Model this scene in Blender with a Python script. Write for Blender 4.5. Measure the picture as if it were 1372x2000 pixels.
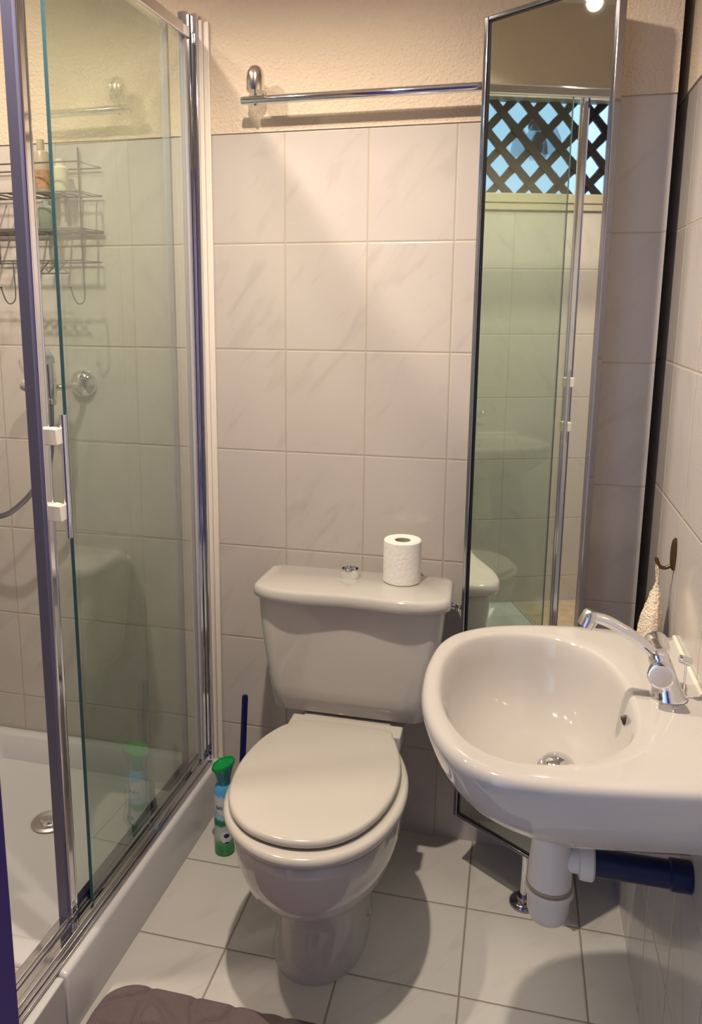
import bpy, bmesh, math, random
from mathutils import Vector, Matrix
random.seed(7)
PI = math.pi
for o in list(bpy.data.objects): bpy.data.objects.remove(o)
scene = bpy.context.scene
COL = scene.collection

# ------------------------------------------------------------ camera
cam_d = bpy.data.cameras.new('camera'); cam = bpy.data.objects.new('camera', cam_d); COL.objects.link(cam)
scene.camera = cam
Mc = Matrix(((0.9704146, -0.0489783, 0.2364246), (0.2414135, 0.1811181, -0.9533707), (0.0038737, 0.9822410, 0.1875837)))
cam.matrix_world = Matrix.Translation((0.54575, -1.87780, 1.34333)) @ Mc.to_4x4()
cam_d.sensor_fit = 'VERTICAL'; cam_d.sensor_height = 36.0
cam_d.lens = 1566.07 / 2000 * 36.0
cam_d.shift_x = 66.08 / 2000; cam_d.shift_y = -101.63 / 2000
cam_d.clip_start = 0.02

# ------------------------------------------------------------ world, view, lamps' strengths
w = bpy.data.worlds.new('world'); scene.world = w; w.use_nodes = True
nt = w.node_tree; nt.nodes.clear()
tc = nt.nodes.new('ShaderNodeTexCoord'); sx = nt.nodes.new('ShaderNodeSeparateXYZ')
mr = nt.nodes.new('ShaderNodeMapRange'); mr.inputs[1].default_value = -0.1; mr.inputs[2].default_value = -0.45
mx = nt.nodes.new('ShaderNodeMix'); mx.data_type = 'RGBA'
bg = nt.nodes.new('ShaderNodeBackground'); wo = nt.nodes.new('ShaderNodeOutputWorld')
HALL = (0.045, 0.033, 0.12, 1); SKY = (0.80, 1.15, 1.75, 1)
mx.inputs[6].default_value = HALL; mx.inputs[7].default_value = SKY
nt.links.new(tc.outputs['Generated'], sx.inputs[0]); nt.links.new(sx.outputs[0], mr.inputs[0])
nt.links.new(mr.outputs[0], mx.inputs[0]); nt.links.new(mx.outputs[2], bg.inputs[0]); nt.links.new(bg.outputs[0], wo.inputs[0])
bg.inputs[1].default_value = 1.0
scene.view_settings.view_transform = 'Standard'; scene.view_settings.look = 'None'
scene.view_settings.gamma = 1.0; scene.view_settings.use_curve_mapping = False
scene.view_settings.exposure = 0.24
WARM = (1.0, 0.835, 0.665)
P_SHOWER = 13.0      # watts of the shower downlight
P_SPOT = (46.0, 80.0)   # watts of the two heads of the ceiling bar

# ------------------------------------------------------------ material helpers
def mat(name, color=(0.8, 0.8, 0.8), rough=0.5, metal=0.0, spec=0.5, bump=None, vary=0.0, vscale=8.0, coat=0.0, trans=0.0, ior=1.45, emit=None):
    m = bpy.data.materials.new(name); m.use_nodes = True
    t = m.node_tree; b = t.nodes['Principled BSDF']
    b.inputs['Base Color'].default_value = (*color, 1); b.inputs['Roughness'].default_value = rough
    b.inputs['Metallic'].default_value = metal; b.inputs['Specular IOR Level'].default_value = spec
    b.inputs['Coat Weight'].default_value = coat; b.inputs['Coat Roughness'].default_value = 0.04
    b.inputs['Transmission Weight'].default_value = trans; b.inputs['IOR'].default_value = ior
    if emit:
        b.inputs['Emission Color'].default_value = (*emit[0], 1); b.inputs['Emission Strength'].default_value = emit[1]
    c = t.nodes.new('ShaderNodeTexCoord')
    n = t.nodes.new('ShaderNodeTexNoise'); n.inputs['Scale'].default_value = vscale; n.inputs['Detail'].default_value = 4
    t.links.new(c.outputs['Object'], n.inputs['Vector'])
    r = t.nodes.new('ShaderNodeMix'); r.data_type = 'RGBA'
    r.inputs[6].default_value = (*[max(0, k * (1 - vary)) for k in color], 1)
    r.inputs[7].default_value = (*[min(1, k * (1 + vary)) for k in color], 1)
    t.links.new(n.outputs['Fac'], r.inputs[0]); t.links.new(r.outputs[2], b.inputs['Base Color'])
    if bump:
        n2 = t.nodes.new('ShaderNodeTexNoise'); n2.inputs['Scale'].default_value = bump[0]; n2.inputs['Detail'].default_value = 3
        t.links.new(c.outputs['Object'], n2.inputs['Vector'])
        bp = t.nodes.new('ShaderNodeBump'); bp.inputs['Strength'].default_value = bump[1]; bp.inputs['Distance'].default_value = bump[2]
        t.links.new(n2.outputs['Fac'], bp.inputs['Height']); t.links.new(bp.outputs[0], b.inputs['Normal'])
    return m

def glass_mat(name, tint, rough=0.0, ior=1.5, refl=1.0):
    m = bpy.data.materials.new(name); m.use_nodes = True
    t = m.node_tree; t.nodes.clear()
    o = t.nodes.new('ShaderNodeOutputMaterial'); mixs = t.nodes.new('ShaderNodeMixShader')
    tr = t.nodes.new('ShaderNodeBsdfTransparent'); tr.inputs[0].default_value = (*tint, 1)
    gl = t.nodes.new('ShaderNodeBsdfGlossy'); gl.inputs['Roughness'].default_value = rough
    lw = t.nodes.new('ShaderNodeLayerWeight'); lw.inputs[0].default_value = 0.5
    pw = t.nodes.new('ShaderNodeMath'); pw.operation = 'POWER'; pw.inputs[1].default_value = 5.0
    f0 = ((ior - 1) / (ior + 1)) ** 2
    mu = t.nodes.new('ShaderNodeMath'); mu.operation = 'MULTIPLY_ADD'; mu.inputs[1].default_value = (1 - f0) * refl; mu.inputs[2].default_value = f0 * refl
    t.links.new(lw.outputs['Facing'], pw.inputs[0]); t.links.new(pw.outputs[0], mu.inputs[0]); t.links.new(mu.outputs[0], mixs.inputs[0])
    t.links.new(tr.outputs[0], mixs.inputs[1]); t.links.new(gl.outputs[0], mixs.inputs[2]); t.links.new(mixs.outputs[0], o.inputs[0])
    return m

def tile_mat(name, axes, size, offset, base, vein, grout, gw=0.0026, rough=0.12, bumpd=0.0012, varamt=0.03):
    """axes: which object coordinates give u and v; grout lines at offset + k*size."""
    m = bpy.data.materials.new(name); m.use_nodes = True
    t = m.node_tree; b = t.nodes['Principled BSDF']; L = t.links.new
    def N(k): return t.nodes.new(k)
    def math_(op, a, bb=None, clamp=False):
        n = N('ShaderNodeMath'); n.operation = op; n.use_clamp = clamp
        for i, v in enumerate((a, bb)):
            if v is None: continue
            if isinstance(v, (int, float)): n.inputs[i].default_value = v
            else: L(v, n.inputs[i])
        return n.outputs[0]
    c = N('ShaderNodeTexCoord'); s = N('ShaderNodeSeparateXYZ'); L(c.outputs['Object'], s.inputs[0])
    cell = []; edge = []
    for i in (0, 1):
        u = math_('DIVIDE', math_('SUBTRACT', s.outputs[axes[i]], offset[i]), size[i])
        cell.append(math_('FLOOR', u)); f = math_('FRACT', u)
        d = math_('MULTIPLY', math_('MINIMUM', f, math_('SUBTRACT', 1.0, f)), size[i]); edge.append(d)
    dmin = math_('MINIMUM', edge[0], edge[1])
    g = N('ShaderNodeMapRange'); g.inputs[1].default_value = gw * 0.35; g.inputs[2].default_value = gw * 0.75; L(dmin, g.inputs[0])   # 0 in grout, 1 on tile
    hb = N('ShaderNodeMapRange'); hb.inputs[1].default_value = gw * 0.3; hb.inputs[2].default_value = gw * 1.3; L(dmin, hb.inputs[0])
    # marble, shifted and turned from tile to tile
    cc = N('ShaderNodeCombineXYZ'); L(cell[0], cc.inputs[0]); L(cell[1], cc.inputs[1])
    wn = N('ShaderNodeTexWhiteNoise'); wn.noise_dimensions = '3D'; L(cc.outputs[0], wn.inputs['Vector'])
    sh = N('ShaderNodeVectorMath'); sh.operation = 'SCALE'; sh.inputs[3].default_value = 7.0; L(wn.outputs['Color'], sh.inputs[0])
    uv = N('ShaderNodeCombineXYZ'); L(s.outputs[axes[0]], uv.inputs[0]); L(s.outputs[axes[1]], uv.inputs[1])
    ad = N('ShaderNodeVectorMath'); L(uv.outputs[0], ad.inputs[0]); L(sh.outputs[0], ad.inputs[1])
    mp = N('ShaderNodeMapping'); mp.vector_type = 'TEXTURE'; mp.inputs['Rotation'].default_value = (0, 0, math.radians(52)); mp.inputs['Scale'].default_value = (0.16, 0.045, 0.1); L(ad.outputs[0], mp.inputs[0])
    n1 = N('ShaderNodeTexNoise'); n1.inputs['Scale'].default_value = 1.0; n1.inputs['Detail'].default_value = 5; n1.inputs['Distortion'].default_value = 0.7; L(mp.outputs[0], n1.inputs['Vector'])
    ve = N('ShaderNodeMapRange'); ve.inputs[1].default_value = 0.56; ve.inputs[2].default_value = 0.72; ve.inputs[4].default_value = 0.75; L(n1.outputs['Fac'], ve.inputs[0])
    n2 = N('ShaderNodeTexNoise'); n2.inputs['Scale'].default_value = 6.0; L(ad.outputs[0], n2.inputs['Vector'])
    c0 = N('ShaderNodeMix'); c0.data_type = 'RGBA'; c0.inputs[6].default_value = (*[k * (1 - varamt) for k in base], 1); c0.inputs[7].default_value = (*[min(1, k * (1 + varamt)) for k in base], 1); L(n2.outputs['Fac'], c0.inputs[0])
    c1 = N('ShaderNodeMix'); c1.data_type = 'RGBA'; c1.inputs[7].default_value = (*vein, 1); L(ve.outputs[0], c1.inputs[0]); L(c0.outputs[2], c1.inputs[6])
    c2 = N('ShaderNodeMix'); c2.data_type = 'RGBA'; c2.inputs[6].default_value = (*grout, 1); L(g.outputs[0], c2.inputs[0]); L(c1.outputs[2], c2.inputs[7])
    L(c2.outputs[2], b.inputs['Base Color'])
    rr = N('ShaderNodeMapRange'); rr.inputs[3].default_value = 0.7; rr.inputs[4].default_value = rough; L(g.outputs[0], rr.inputs[0]); L(rr.outputs[0], b.inputs['Roughness'])
    n3 = N('ShaderNodeTexNoise'); n3.inputs['Scale'].default_value = 9.0; n3.inputs['Detail'].default_value = 1; L(c.outputs['Object'], n3.inputs['Vector'])
    hsum = math_('ADD', hb.outputs[0], math_('MULTIPLY', n3.outputs['Fac'], 0.35))
    bp = N('ShaderNodeBump'); bp.inputs['Distance'].default_value = bumpd; bp.inputs['Strength'].default_value = 0.7; L(hsum, bp.inputs['Height']); L(bp.outputs[0], b.inputs['Normal'])
    b.inputs['Specular IOR Level'].default_value = 0.45
    return m

WT = (0.52, 0.480, 0.452); WV = (0.45, 0.41, 0.385); GR = (0.44, 0.37, 0.30)
TW, TH, TOP = 0.1976, 0.25, 1.740
M_tile_back = tile_mat('glazed_wall_tile_xz', (0, 2), (TW, TH), (0.0, TOP - 8 * TH), WT, WV, GR)
M_tile_side = tile_mat('glazed_wall_tile_yz', (1, 2), (TW, TH), (-0.4440, TOP - 8 * TH), WT, WV, GR)
M_tile_left = tile_mat('glazed_wall_tile_left', (1, 2), (TW, TH), (-0.10, TOP - 8 * TH), WT, WV, GR)
M_tile_box = tile_mat('glazed_wall_tile_box', (0, 2), (TW, TH), (0.62, TOP - 0.004 - 8 * TH), WT, WV, GR)
M_floor = tile_mat('floor_tile', (0, 1), (0.2455, 0.2455), (0.4944, 0.0055), (0.58, 0.565, 0.54), (0.50, 0.48, 0.455), (0.26, 0.22, 0.17), gw=0.0036, rough=0.22)
M_plaster = mat('textured_plaster', (0.66, 0.55, 0.43), 0.75, bump=(170, 0.8, 0.004), vary=0.02, vscale=5)
M_ceiling = mat('ceiling_paint', (0.82, 0.78, 0.70), 0.8, bump=(90, 0.4, 0.002))
M_cer = mat('white_ceramic', (0.53, 0.505, 0.48), 0.07, coat=0.5, vary=0.01)
M_seat = mat('white_seat_lacquer', (0.53, 0.50, 0.46), 0.16, coat=0.3, vary=0.01)
M_acr = mat('white_acrylic', (0.56, 0.56, 0.575), 0.22, vary=0.015)
M_trim = mat('cream_trim', (0.78, 0.72, 0.64), 0.35, vary=0.02)
M_chrome = mat('polished_chrome', (0.82, 0.82, 0.85), 0.07, metal=1.0, vary=0.03, vscale=20)
M_satin = mat('satin_chrome', (0.72, 0.70, 0.68), 0.25, metal=1.0, vary=0.03)
M_dark = mat('dark_rubber_seal', (0.012, 0.014, 0.05), 0.4)
M_seal = mat('clear_grey_seal', (0.45, 0.44, 0.50), 0.4)
M_square = mat('cream_plastic', (0.80, 0.77, 0.70), 0.35)
M_glass_f = glass_mat('green_safety_glass', (0.885, 0.935, 0.90), 0.0, 1.52, 2.7)
M_glass_d = glass_mat('door_safety_glass', (0.92, 0.955, 0.93), 0.0, 1.5, 1.2)
M_gedge = mat('glass_edge', (0.04, 0.10, 0.13), 0.25)
M_mirror = mat('silvered_mirror', (0.80, 0.85, 0.79), 0.015, metal=1.0, vary=0.01)
M_backing = mat('mirror_backing', (0.20, 0.17, 0.14), 0.6)
M_wire = mat('dull_wire', (0.16, 0.15, 0.14), 0.4, metal=0.6)
M_hose = mat('shower_hose', (0.30, 0.30, 0.36), 0.3, metal=1.0)
M_greyp = mat('grey_plastic', (0.30, 0.32, 0.34), 0.25, coat=0.3)
M_paper = mat('toilet_paper', (0.84, 0.81, 0.78), 0.95, bump=(120, 0.5, 0.003), vary=0.02, vscale=60)
M_card = mat('cardboard', (0.36, 0.30, 0.24), 0.9)
M_navy = mat('navy_plastic', (0.004, 0.005, 0.075), 0.25)
M_pipe = mat('navy_waste_pipe', (0.006, 0.010, 0.055), 0.35, vary=0.2)
M_pvc = mat('white_pvc', (0.78, 0.73, 0.66), 0.35, vary=0.02)
M_ring = mat('yellowed_seal', (0.42, 0.33, 0.20), 0.6)
M_bronze = mat('aged_bronze', (0.10, 0.06, 0.03), 0.3, metal=0.7, vary=0.4, vscale=60)
M_towel = mat('cream_terry', (0.80, 0.68, 0.54), 0.95, bump=(260, 1.0, 0.006), vary=0.12, vscale=150)
M_rug = mat('mauve_brown_plush', (0.150, 0.112, 0.118), 0.95, bump=(300, 0.7, 0.003), vary=0.12, vscale=40)
M_door = mat('purple_door_paint', (0.055, 0.024, 0.19), 0.4, vary=0.06)
M_lattice = mat('dark_wood_lattice', (0.022, 0.016, 0.013), 0.7, vary=0.3, vscale=40)
M_winframe = mat('cream_window_frame', (0.44, 0.40, 0.30), 0.5)
M_gre = mat('green_plastic', (0.0, 0.30, 0.06), 0.25)
M_lamp = mat('lamp_glass', (1, 1, 1), 0.3, emit=((1.0, 0.86, 0.66), 22))

# ------------------------------------------------------------ geometry helpers
class MB:
    def __init__(self): self.v = []; self.f = []; self.mi = []; self.cur = 0
    def add(self, vs, fs):
        n = len(self.v); self.v += [tuple(p) for p in vs]
        for f in fs: self.f.append(tuple(i + n for i in f)); self.mi.append(self.cur)
        return self
    def box(self, a, b):
        x0, y0, z0 = a; x1, y1, z1 = b
        vs = [(x, y, z) for z in (z0, z1) for y in (y0, y1) for x in (x0, x1)]
        return self.add(vs, [(0, 2, 3, 1), (4, 5, 7, 6), (0, 1, 5, 4), (2, 6, 7, 3), (0, 4, 6, 2), (1, 3, 7, 5)])
    def rings(self, rings, closed=True, cap0=True, cap1=True, loop=False):
        n = len(rings[0]); vs = [p for r in rings for p in r]; fs = []
        m = len(rings)
        for i in range(m if loop else m - 1):
            a = i * n; b = ((i + 1) % m) * n
            for j in range(n if closed else n - 1):
                k = (j + 1) % n; fs.append((a + j, a + k, b + k, b + j))
        if not loop:
            if cap0: fs.append(tuple(reversed(range(n))))
            if cap1: fs.append(tuple((m - 1) * n + j for j in range(n)))
        return self.add(vs, fs)
    def lathe(self, prof, n=48, c=(0, 0, 0), axis='z', cap=True):
        rs = []
        for r, h in prof:
            ring = []
            for j in range(n):
                a = 2 * PI * j / n; x, y = r * math.cos(a), r * math.sin(a)
                p = {'z': (x, y, h), 'x': (h, x, y), 'y': (y, h, x)}[axis]
                ring.append((p[0] + c[0], p[1] + c[1], p[2] + c[2]))
            rs.append(ring)
        return self.rings(rs, cap0=cap, cap1=cap)
    def sweep(self, pts, rad, n=12, cap=True, up=(0, 0, 1)):
        """rad: number, list of numbers or list of (half width, half height)."""
        pts = [Vector(p) for p in pts]; rs = []; m = len(pts); prev = None
        for i, p in enumerate(pts):
            t = (pts[min(i + 1, m - 1)] - pts[max(i - 1, 0)]).normalized()
            if prev is None:
                s = t.cross(Vector(up))
                if s.length < 1e-4: s = t.cross(Vector((1, 0, 0)))
            else: s = prev - t * prev.dot(t)
            s.normalize(); prev = s; u = s.cross(t).normalized()
            r = rad[i] if isinstance(rad, list) else rad
            a, b = r if isinstance(r, tuple) else (r, r)
            rs.append([p + s * (a * math.cos(2 * PI * j / n)) + u * (b * math.sin(2 * PI * j / n)) for j in range(n)])
        return self.rings(rs, cap0=cap, cap1=cap)
    def build(self, name, mats, parent=None, smooth=True, angle=35, bevel=0.0, seg=3, sub=0):
        me = bpy.data.meshes.new(name); me.from_pydata(self.v, [], self.f)
        mats = mats if isinstance(mats, (list, tuple)) else [mats]
        for m in mats: me.materials.append(m)
        for p, i in zip(me.polygons, self.mi): p.material_index = min(i, len(mats) - 1)
        bm = bmesh.new(); bm.from_mesh(me); bmesh.ops.recalc_face_normals(bm, faces=bm.faces); bm.to_mesh(me); bm.free()
        if smooth:
            for p in me.polygons: p.use_smooth = True
            me.set_sharp_from_angle(angle=math.radians(angle))
        o = bpy.data.objects.new(name, me); COL.objects.link(o)
        if parent: o.parent = parent
        if bevel:
            b = o.modifiers.new('bevel', 'BEVEL'); b.width = bevel; b.segments = seg; b.limit_method = 'ANGLE'; b.angle_limit = math.radians(35)
            b.harden_normals = False
        if sub:
            s = o.modifiers.new('sub', 'SUBSURF'); s.levels = sub; s.render_levels = sub
        return o

def catmull(pts, k=8, closed=False):
    pts = [Vector(p) for p in pts]; n = len(pts); out = []
    rng = n if closed else n - 1
    for i in range(rng):
        if closed: a, b, c, d = pts[(i - 1) % n], pts[i], pts[(i + 1) % n], pts[(i + 2) % n]
        else: a, b, c, d = pts[max(i - 1, 0)], pts[i], pts[i + 1], pts[min(i + 2, n - 1)]
        for j in range(k):
            t = j / k
            out.append(0.5 * ((2 * b) + (c - a) * t + (2 * a - 5 * b + 4 * c - d) * t * t + (3 * b - a - 3 * c + d) * t ** 3))
    if not closed: out.append(pts[-1])
    return out

def tag(o, label, cat, group=None):
    o['label'] = label; o['category'] = cat
    if group: o['group'] = group
    return o
def thing(name, loc, rz=0, label='', cat='', group=None):
    o = bpy.data.objects.new(name, None); COL.objects.link(o); o.location = loc; o.rotation_euler = (0, 0, rz)
    o.empty_display_size = 0.05
    return tag(o, label, cat, group)
def struct(o): o['kind'] = 'structure'; return o
def copy_tree(o, parent=None):
    c = o.copy(); COL.objects.link(c); c.parent = parent
    for ch in list(o.children): copy_tree(ch, c)
    return c

# ============================================================ the room
XL, XR, YB, YR, ZC = -0.95, 0.833, 0.0, -2.35, 2.44
WY0, WY1, WZ0, WZ1 = -1.10, -0.42, 1.735, 2.145        # window opening in the left wall
b = MB(); b.box((XL - 0.1, YR, -0.06), (XR + 0.1, 0.1, 0)); struct(b.build('floor', M_floor, smooth=False))
b = MB(); b.box((XL - 0.1, YR, ZC), (XR + 0.1, 0.1, ZC + 0.06)); struct(b.build('ceiling', M_ceiling, smooth=False))
b = MB(); b.box((XL - 0.1, 0, 0), (XR + 0.1, 0.1, TOP)); b.cur = 1; b.box((XL - 0.1, -0.003, TOP), (XR + 0.1, 0.1, ZC))
struct(b.build('wall_back', [M_tile_back, M_plaster], smooth=False))
b = MB(); b.box((XR, YR, 0), (XR + 0.1, 0, TOP)); b.cur = 1; b.box((XR - 0.003, YR, TOP), (XR + 0.1, 0, ZC))
struct(b.build('wall_right', [M_tile_side, M_plaster], smooth=False))
b = MB(); b.box((XL - 0.1, YR, 0), (XL, 0, WZ0)); b.cur = 1
b.box((XL - 0.1, YR, WZ0), (XL + 0.003, WY0, ZC)); b.box((XL - 0.1, WY1, WZ0), (XL + 0.003, 0, ZC)); b.box((XL - 0.1, WY0, WZ1), (XL + 0.003, WY1, ZC))
struct(b.build('wall_left', [M_tile_left, M_plaster], smooth=False))
b = MB(); b.box((XL - 0.1, YR - 0.1, 0), (-0.45, YR, ZC)); b.box((-0.45, YR - 0.1, 2.08), (XR + 0.1, YR, ZC))
struct(b.build('wall_rear', M_plaster, smooth=False))
# tiled pipe boxing beside the corner, hanging from the ceiling down to just above the floor
b = MB(); b.box((0.665, -0.175, 0.165), (0.810, -0.001, TOP - 0.004)); b.cur = 1; b.box((0.665, -0.178, TOP - 0.004), (0.810, -0.001, ZC))
o = b.build('wall_boxing', [M_tile_box, M_plaster], smooth=False); struct(o)
# window with its frame and pane, lattice outside the pane
b = MB(); f = 0.035
for a, c in (((WY0, WZ0), (WY1, WZ0 + f)), ((WY0, WZ1 - f), (WY1, WZ1)), ((WY0, WZ0), (WY0 + f, WZ1)), ((WY1 - f, WZ0), (WY1, WZ1))):
    b.box((XL - 0.07, a[0], a[1]), (XL + 0.012, c[0], c[1]))
win = struct(b.build('window_1', M_winframe, smooth=False, bevel=0.003))
b = MB(); b.box((XL - 0.034, WY0 + 0.02, WZ0 + 0.02), (XL - 0.030, WY1 - 0.02, WZ1 - 0.02))
b.build('window_pane', glass_mat('window_glass', (0.97, 0.98, 1.0), 0, 1.4, 0.6), win, smooth=False)
b = MB(); b.box((XL, WY0 - 0.03, WZ0 - 0.028), (XL + 0.008, WY1 + 0.03, WZ0)); b.build('window_sill', M_winframe, win, bevel=0.004)
# lattice: two layers of diagonal strips with scalloped edges
def lattice():
    b = MB(); px, pz = 0.120, 0.128
    y0, y1, z0, z1 = WY0 + f, WY1 - f, WZ0 + f, WZ1 - f
    for s, xo in ((1, XL - 0.048), (-1, XL - 0.060)):
        L_ = math.hypot(px, pz)
        k = -12
        while k < 13:
            ys = (y0 + y1) / 2 + k * px
            pts = []
            steps = 96
            dy, dz = px / L_, s * pz / L_
            n_ = (-dz, dy)
            ring = None
            prev = None
            for i in range(steps + 1):
                t = (i / steps - 0.5) * 1.3
                cy = ys + dy * t; cz = (z0 + z1) / 2 + dz * t
                hw = 0.0125 + 0.0035 * abs(math.sin(PI * t / L_ * 1.0)) ** 0.5 * (1 if (i % 6) < 3 else 0.55)
                if not (y0 - 0.012 < cy < y1 + 0.012 and z0 - 0.012 < cz < z1 + 0.012):
                    prev = None; continue
                sec = [(xo - 0.006, cy + n_[0] * hw, cz + n_[1] * hw), (xo + 0.006, cy + n_[0] * hw, cz + n_[1] * hw),
                       (xo + 0.006, cy - n_[0] * hw, cz - n_[1] * hw), (xo - 0.006, cy - n_[0] * hw, cz - n_[1] * hw)]
                if prev is None: cur = [sec]; allr.append(cur)
                else: cur.append(sec)
                prev = sec
            k += 1
    return b
allr = []
lb = lattice()
for r in allr:
    if len(r) > 1: lb.rings(r)
o = lb.build('window_lattice', M_lattice, win, smooth=False)

# ceiling lamps ------------------------------------------------
def point(name, loc, W, r=0.022, parent=None):
    l = bpy.data.lights.new(name, 'SPOT'); l.energy = W; l.color = WARM; l.shadow_soft_size = r
    l.spot_size = math.radians(148); l.spot_blend = 0.8
    o = bpy.data.objects.new(name, l); COL.objects.link(o); o.location = loc
    o.rotation_euler = (math.radians(5), 0, 0)
    if parent: o.parent = parent
    return o
t = thing('ceiling_spotlight', (-0.68, -0.44, ZC), 0, 'round chrome spotlight on the ceiling above the shower', 'ceiling light')
b = MB(); b.lathe([(0.001, 0), (0.055, 0), (0.055, -0.012), (0.02, -0.02), (0.012, -0.05), (0.001, -0.05)]); b.build('base', M_chrome, t)
b = MB(); b.lathe([(0.012, -0.045), (0.034, -0.06), (0.036, -0.10), (0.033, -0.10), (0.03, -0.065), (0.01, -0.05)], cap=False); b.build('lamp_shade', M_chrome, t)
b = MB(); b.lathe([(0.001, -0.085), (0.02, -0.088), (0.026, -0.10), (0.02, -0.108), (0.001, -0.112)]); b.build('bulb', M_lamp, t)
point('bulb_light', (0, 0, -0.125), P_SHOWER, parent=t)
t = thing('ceiling_spotlight_bar', (-0.150, -0.785, ZC), -0.17, 'chrome ceiling bar with spotlights in front of the toilet', 'ceiling light')
b = MB(); b.box((-0.34, -0.02, -0.018), (0.34, 0.02, 0)); b.build('base', M_chrome, t, bevel=0.004)
for dx, pw in ((-0.300, P_SPOT[0]), (0.300, P_SPOT[1])):
    b = MB(); b.sweep([(dx, 0, -0.01), (dx, 0, -0.11)], 0.006); b.lathe([(0.012, -0.105), (0.032, -0.12), (0.034, -0.16), (0.031, -0.16), (0.028, -0.125), (0.01, -0.11)], c=(dx, 0, 0), cap=False); s = b.build('spotlight_head', M_chrome, t)
    b = MB(); b.lathe([(0.001, -0.145), (0.02, -0.148), (0.026, -0.158), (0.02, -0.162), (0.001, -0.164)], c=(dx, 0, 0)); b.build('bulb', M_lamp, s)
    point('bulb_light', (dx, 0, -0.175), pw, parent=t)

# purple door leaf, open at the left of the camera --------------
a0 = Vector((0.022, -1.205, 0)); a1 = Vector((-0.42, -1.72, 0)); d = (a1 - a0).normalized(); nn = Vector((-d.y, d.x, 0)) * 0.038
b = MB(); q = [a0, a1, a1 + nn, a0 + nn]
b.rings([[(p.x, p.y, 0.008) for p in q], [(p.x, p.y, 1.98) for p in q]])
dr = struct(b.build('door_1', M_door, smooth=False, bevel=0.002))
b = MB(); hb = a0 + d * 0.06 - nn.normalized() * 0.0
b.sweep([(hb.x, hb.y, 1.0), tuple(Vector((hb.x, hb.y, 1.0)) - nn.normalized() * 0.045)], 0.009)
p1 = Vector((hb.x, hb.y, 1.0)) - nn.normalized() * 0.045
b.sweep([tuple(p1), tuple(p1 + d * 0.11)], 0.008); b.build('door_handle', M_satin, dr)

# ============================================================ shower
def xt(y): return -0.185 + 0.022 * y          # outer face of tray
# tray: floor, upstands, side, built as one shell
b = MB()
b.cur = 0
def trect(x0, x1, y0, y1, z, r, n=6):
    pts = []
    for cx, cy, a0_ in ((x1 - r, y1 - r, 0), (x0 + r, y1 - r, 90), (x0 + r, y0 + r, 180), (x1 - r, y0 + r, 270)):
        for i in range(n + 1):
            a = math.radians(a0_ + 90 * i / n); x = cx + r * math.cos(a); y = cy + r * math.sin(a)
            pts.append((x + 0.024 * min(y, 0) * (1 if x > -0.5 else 0), y, z))
    return pts
X0, X1, Y0, Y1 = XL + 0.001, -0.184, -0.757, -0.001
rg = [trect(X0, X1, Y0, Y1, 0.0, 0.004), trect(X0, X1, Y0, Y1, 0.128, 0.004), trect(X0 + .003, X1 - .003, Y0 + .003, Y1 - .003, 0.134, 0.006),
      trect(X0 + .008, X1 - .008, Y0 + .008, Y1 - .006, 0.136, 0.008), trect(X0 + .045, X1 - .060, Y0 + .055, Y1 - .028, 0.136, 0.03),
      trect(X0 + .055, X1 - .068, Y0 + .068, Y1 - .036, 0.130, 0.04), trect(X0 + .075, X1 - .088, Y0 + .115, Y1 - .055, 0.068, 0.05), trect(X0 + .095, X1 - .105, Y0 + .14, Y1 - .08, 0.058, 0.06),
      trect(X0 + .25, X1 - .26, Y0 + .33, Y1 - .25, 0.050, 0.08)]
b.rings(rg)
tray = b.build('shower_tray', M_acr, angle=50)
tag(tray, 'white shower tray with raised edge behind the glass screen', 'shower tray')
t = thing('shower_drain', (-0.553, -0.262, 0.0530), 0, 'round chrome shower waste in the white tray floor', 'drain')
b = MB(); b.lathe([(0.020, 0.0), (0.046, 0.0), (0.046, 0.003), (0.040, 0.006), (0.030, 0.004), (0.024, 0.001), (0.020, 0.001)], cap=False); b.build('flange', M_satin, t)
b = MB(); b.lathe([(0.001, 0.0005), (0.022, 0.0005), (0.022, 0.006), (0.018, 0.010), (0.010, 0.0075), (0.001, 0.007)]); b.build('waste_cap', M_chrome, t)
# plinth closing the gap past the tray
b = MB(); b.box((XL + 0.002, -1.19, 0.0), (-0.2055, -0.760, 0.133)); o = thing('shower_plinth', (0, 0, 0)); b.build('plinth_panel', M_acr, o, bevel=0.003)
b = MB(); b.box((XL + 0.012, -1.185, 0.130), (-0.232, -0.765, 0.1355)); b.build('plinth_top', mat('tan_worn_board', (0.46, 0.36, 0.26), 0.5, vary=0.35, vscale=22), o, bevel=0.001)
tag(o, 'pale boxed plinth with tan top between the shower tray and purple door', 'plinth')

# enclosure ------------------------------------------------------
E_ = thing('shower_enclosure', (-0.222, 0, 0.136), -0.030, 'chrome framed glass shower enclosure with a half open sliding door', 'shower enclosure')
ZT = 1.972 - 0.136        # top of the enclosure above its own base
b = MB()
b.box((-0.018, -0.040, 0.0), (0.004, -0.001, ZT + 0.028)); b.box((0.004, -0.022, 0.0), (0.020, -0.001, ZT + 0.028)); b.box((-0.010, -0.052, 0.0), (-0.002, -0.040, ZT))
b.build('wall_profile', M_chrome, E_, bevel=0.003)
b = MB(); b.box((0.020, -0.014, 0.0), (0.030, -0.001, ZT + 0.015)); b.box((0.030, -0.008, 0.0), (0.044, -0.001, ZT + 0.012)); b.build('filler_strip', M_trim, E_, bevel=0.002)
b = MB(); b.box((-0.030, -1.10, ZT - 0.022), (-0.016, -0.04, ZT)); b.box((-0.016, -1.10, ZT - 0.034), (0.012, -0.04, ZT - 0.006)); b.build('top_rail', M_chrome, E_, bevel=0.004)
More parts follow.
